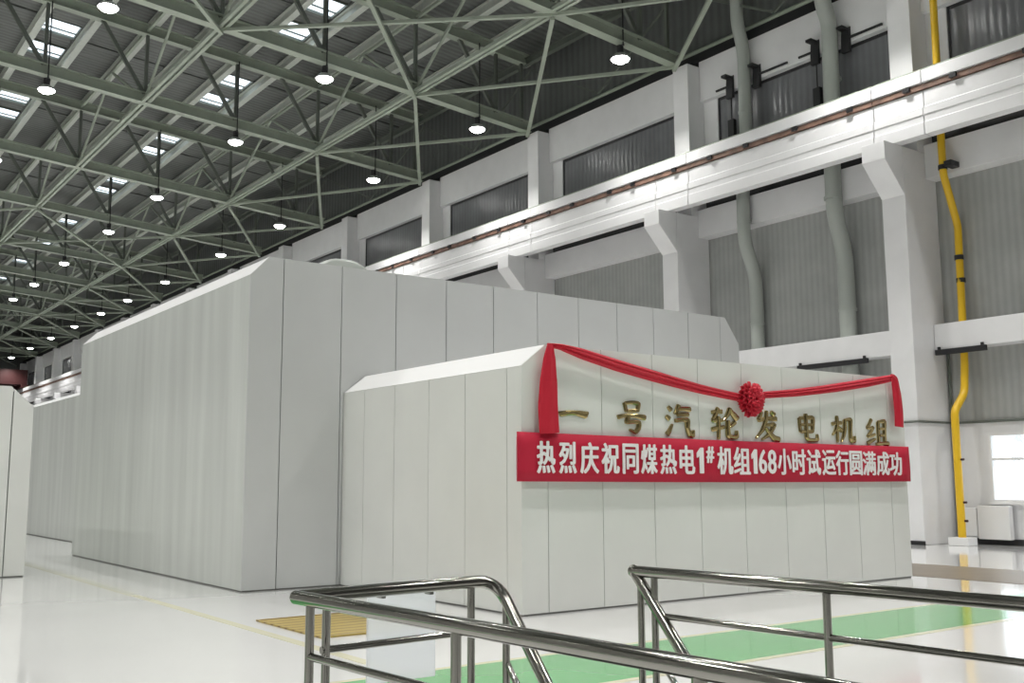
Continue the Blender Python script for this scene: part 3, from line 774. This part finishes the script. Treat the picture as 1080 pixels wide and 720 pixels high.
bd = thing('notice_board', 'white board hung behind the left railing', 'board', (2.8, 4.84, .8))
a, b, zb = Vector((2.638, 4.86, 0)), Vector((3.052, 4.86, 0)), 0.563
MB().box((a.x, 4.845, zb), (b.x, 4.865, 1.055)).build('board_panel', M['board'], bd, bevel=.003)
for x in (a.x+.06, b.x-.06):
    MB().box((x-.012, 4.79, 1.0), (x+.012, 4.844, 1.015)).build('clip', M['stainless'], bd)

st = thing('steel_stair', 'steel stair going down between the two railings', 'stair', (3.9, 4.6, 0))
for x in (3.55, 4.34):
    MB().bar((x, 4.62, -.16), (x+.1, 1.3, -3.95), .03, .26, side=(1, 0, 0)).build('stringer', M['steel_dark'], st)
for j in range(17):
    y = 4.45-j*.187; z = -.22-j*.215
    MB().box((3.57+.006*j, y-.12, z-.03), (4.32+.006*j, y+.12, z)).build('tread', M['steel'], st)

# ------------------------------------------------------------------ things on the floor and the wall
ht = thing('floor_hatch', 'ochre boarded hatch set in the floor behind the left railing', 'hatch', (5.4, 10.8, 0))
MB().box((4.90, 9.97, .002), (6.45, 11.60, .014)).build('hatch_boards', M['hatch'], ht)
f = MB()
f.box((4.86, 9.93, .001), (6.49, 9.965, .018)); f.box((4.86, 11.605, .001), (6.49, 11.64, .018)); f.box((4.86, 9.966, .001), (4.895, 11.604, .018)); f.box((6.455, 9.966, .001), (6.49, 11.604, .018))
f.build('hatch_frame', M['hatch'], ht)

yp = thing('gas_pipe', 'bright yellow pipe climbing the right wall from a white foot', 'pipe', (24.05, 14.0, 0))
Y_ = 13.99
pts = [(24.05, Y_, .2), (24.05, Y_, 3.3), (24.56, Y_, 3.78), (24.66, Y_, 4.5), (24.76, Y_, 8.15), (24.22, Y_, 9.45), (24.22, Y_, 10.35), (24.25, Y_, 13.0), (24.28, Y_, 15.3)]
MB().tube(fillet(pts, .16, 6), .095, 16).build('pipe_run', M['yellow'], yp, smooth=True)
MB().box((23.85, Y_-.26, .002), (24.27, Y_+.26, .20)).build('foot_block', M['white'], yp, bevel=.01)
for (x, z) in ((24.22, 9.62), (24.72, 7.3), (24.74, 6.7)):
    MB().tube([(x, Y_, z-.06), (x, Y_, z+.06)], .115, 14).build('pipe_clamp', M['black'], yp, smooth=True)
MB().box((24.1, Y_-.3, 9.60), (24.495, Y_-.1, 9.74)).build('bracket', M['black'], yp)
for z in (.6, 1.05, 2.1):
    MB().tube([(24.05, Y_-.09, z), (24.05, Y_-.17, z)], .03, 10).build('valve_stub', M['red_crane'], yp, smooth=True)

for nm, yy, lab in (('A', 20.69, 'grey downpipe on the right wall nearer the big enclosure, thinner bends'), ('B', 17.41, 'grey downpipe on the right wall just left of the tall white column')):
    d = thing('downpipe', lab, 'pipe', (24.5, yy, 0), 'grey downpipes')
    pts = [(24.73, yy, .1), (24.73, yy, 7.9), (24.26, yy, 8.95), (24.26, yy, 10.6), (24.52, yy, 12.2), (24.54, yy, 15.3), (24.28, yy, 16.1), (24.28, yy, 18.3)]
    if nm == 'B': pts = [(24.72, yy, .1), (24.72, yy, 8.0), (24.32, yy, 9.2), (24.32, yy, 10.8), (24.46, yy, 12.4), (24.50, yy, 14.95), (24.22, yy, 15.5), (24.22, yy, 18.3)]
    MB().tube(fillet(pts, .45, 7), .205 if nm == 'A' else .235, 20).build('pipe_run', M['pipe'], d, smooth=True)
    for z in ((6.4, 9.6, 13.2)):
        x = 24.73 if z < 8 else (24.28 if z < 11 else 24.53)
        MB().tube([(x, yy, z-.04), (x, yy, z+.04)], (.225 if nm == 'A' else .255), 20).build('collar', M['pipe'], d, smooth=True)

acts = [(21.15, 1, 'leftmost of four'), (20.05, 0, 'right of the grey pipe by the enclosure'), (17.85, 1, 'left of the pipe by the tall column'), (16.78, 0, 'rightmost of four')]
for y, rod, d in acts:
    a = thing('window_actuator', f'black window opener under the eaves beam, {d}', 'window opener', (24.5, y, 13.7), 'black window openers')
    MB().prism([(24.42, 14.55), (24.34, 14.45), (24.30, 14.1), (24.30, 13.78), (24.42, 13.78)], y-.13, y+.13).build('motor_housing', M['black'], a)
    MB().box((24.05, y-.10, 14.42), (24.345, y+.10, 14.50)).build('mounting_plate', M['black'], a)
    if rod:
        MB().tube([(24.40, y, 13.78), (24.40, y, 12.2)], .02, 8).build('rod', M['black'], a)
        MB().box((24.33, y-.12, 12.35), (24.47, y+.12, 13.05)).build('gear_box', M['black'], a)
    MB().bar((24.36, y, 14.2), (24.36, y+(-1.2 if not rod else .6), 14.2), .05, .06).build('arm', M['black'], a)
    a.location = (24.5+.335, y*1.0135, 13.7+.16)

rad = thing('radiator', 'flat white radiator on the wall below the bright window', 'radiator', (24.8, 13.55, 0))
MB().box((24.72, 13.13, .14), (24.90, 13.95, .96)).build('front_panel', M['white'], rad, bevel=.015)
MB().box((24.74, 13.98, .20), (24.88, 14.35, .90)).build('valve_box', M['white'], rad, bevel=.01)
for z in (.25, .8): MB().tube([(24.9, 13.3, z), (24.99, 13.3, z)], .02, 8).build('bracket', M['black'], rad)
MB().tube([(24.8, 13.96, .3), (24.8, 13.99, .3)], .02, 8).build('feed_pipe', M['white'], rad)

cb = thing('conduit', 'thin grey conduit running level along the right wall above the window', 'conduit', (24.9, 10, 3.05))
MB().tube([(24.955, 7.2, 3.06), (24.955, 14.60, 3.06)], .035, 10).build('conduit_run', M['steel_dark'], cb, smooth=True)
MB().tube(fillet([(24.96, 14.62, 3.06), (23.46, 14.62, 3.06), (23.46, 15.38, 3.06), (24.96, 15.38, 3.06)], .06), .03, 10).build('column_loop', M['steel_dark'], cb, smooth=True)
MB().tube([(24.93, 14.58, .12), (24.93, 14.58, 4.9)], .035, 8).build('corner_shade', M['steel_dark'], cb, smooth=True)  # dark tube added to draw the shadow line in the column corner

for (ya, yb, d) in ((13.26, 14.62, 'beside the yellow pipe'), (16.64, 19.0, 'above the low enclosure')):
    t_ = thing('blind_box', f'black roller blind box under the beam, {d}', 'blind box', (24.5, (ya+yb)/2, 4.8), 'black blind boxes')
    MB().box((24.38, ya, 4.79), (24.48, yb, 4.928)).build('box', M['black'], t_, bevel=.01)
    for y in (ya+.1, yb-.1): MB().box((24.39, y-.03, 4.88), (24.449, y+.03, 5.0)).build('bracket', M['black'], t_)

# overhead crane at the far end
cr = thing('bridge_crane', 'dark red overhead crane parked at the far end of the hall', 'crane', (8, 124, 12))
for y in (122.4, 126.0): MB().box((-13, y-.5, 12.35), (23.6, y+.5, 14.0)).build('bridge_girder', M['red_crane'], cr, bevel=.03)
MB().box((22.9, 121.5, 12.0), (23.7, 127, 12.34)).build('end_carriage', M['red_crane'], cr)
MB().box((5, 121.8, 14.01), (9, 126.6, 15.0)).build('trolley', M['red_crane'], cr, bevel=.05)

# ------------------------------------------------------------------ outside the window
struct(MB().box((XW+.31, -40, -.6), (120, 80, -.4)).build('ground', M['snow']), 'pale ground outside the window', 'ground')


def branch(mb, p, d, L, r, lev):
    q = p+d*L; mb.tube([p, p+d*L*.5+Vector((random.uniform(-.05, .05), random.uniform(-.05, .05), 0))*L, q], [r, r*.8, r*.6], 6)
    if lev == 0: return
    for k in range(3):
        nd = (d+Vector((random.uniform(-.7, .7), random.uniform(-.7, .7), random.uniform(-.1, .5)))).normalized()
        branch(mb, p+d*L*random.uniform(.55, 1), nd, L*.62, r*.55, lev-1)


for i, (x, y) in enumerate(((44, 21.5), (47, 24.5))):
    t_ = thing('bare_tree', ['bare pale tree outside the window, nearer one', 'bare pale tree outside the window, farther one'][i], 'tree', (x, y, -.4), 'bare trees outside')
    mb = MB(); branch(mb, Vector((x, y, -.4)), Vector((0, 0, 1)), 2.2, .10, 4); mb.build('trunk', M['bark'], t_, smooth=True)

for o in bpy.data.objects:
    if '_o' in o: del o['_o']
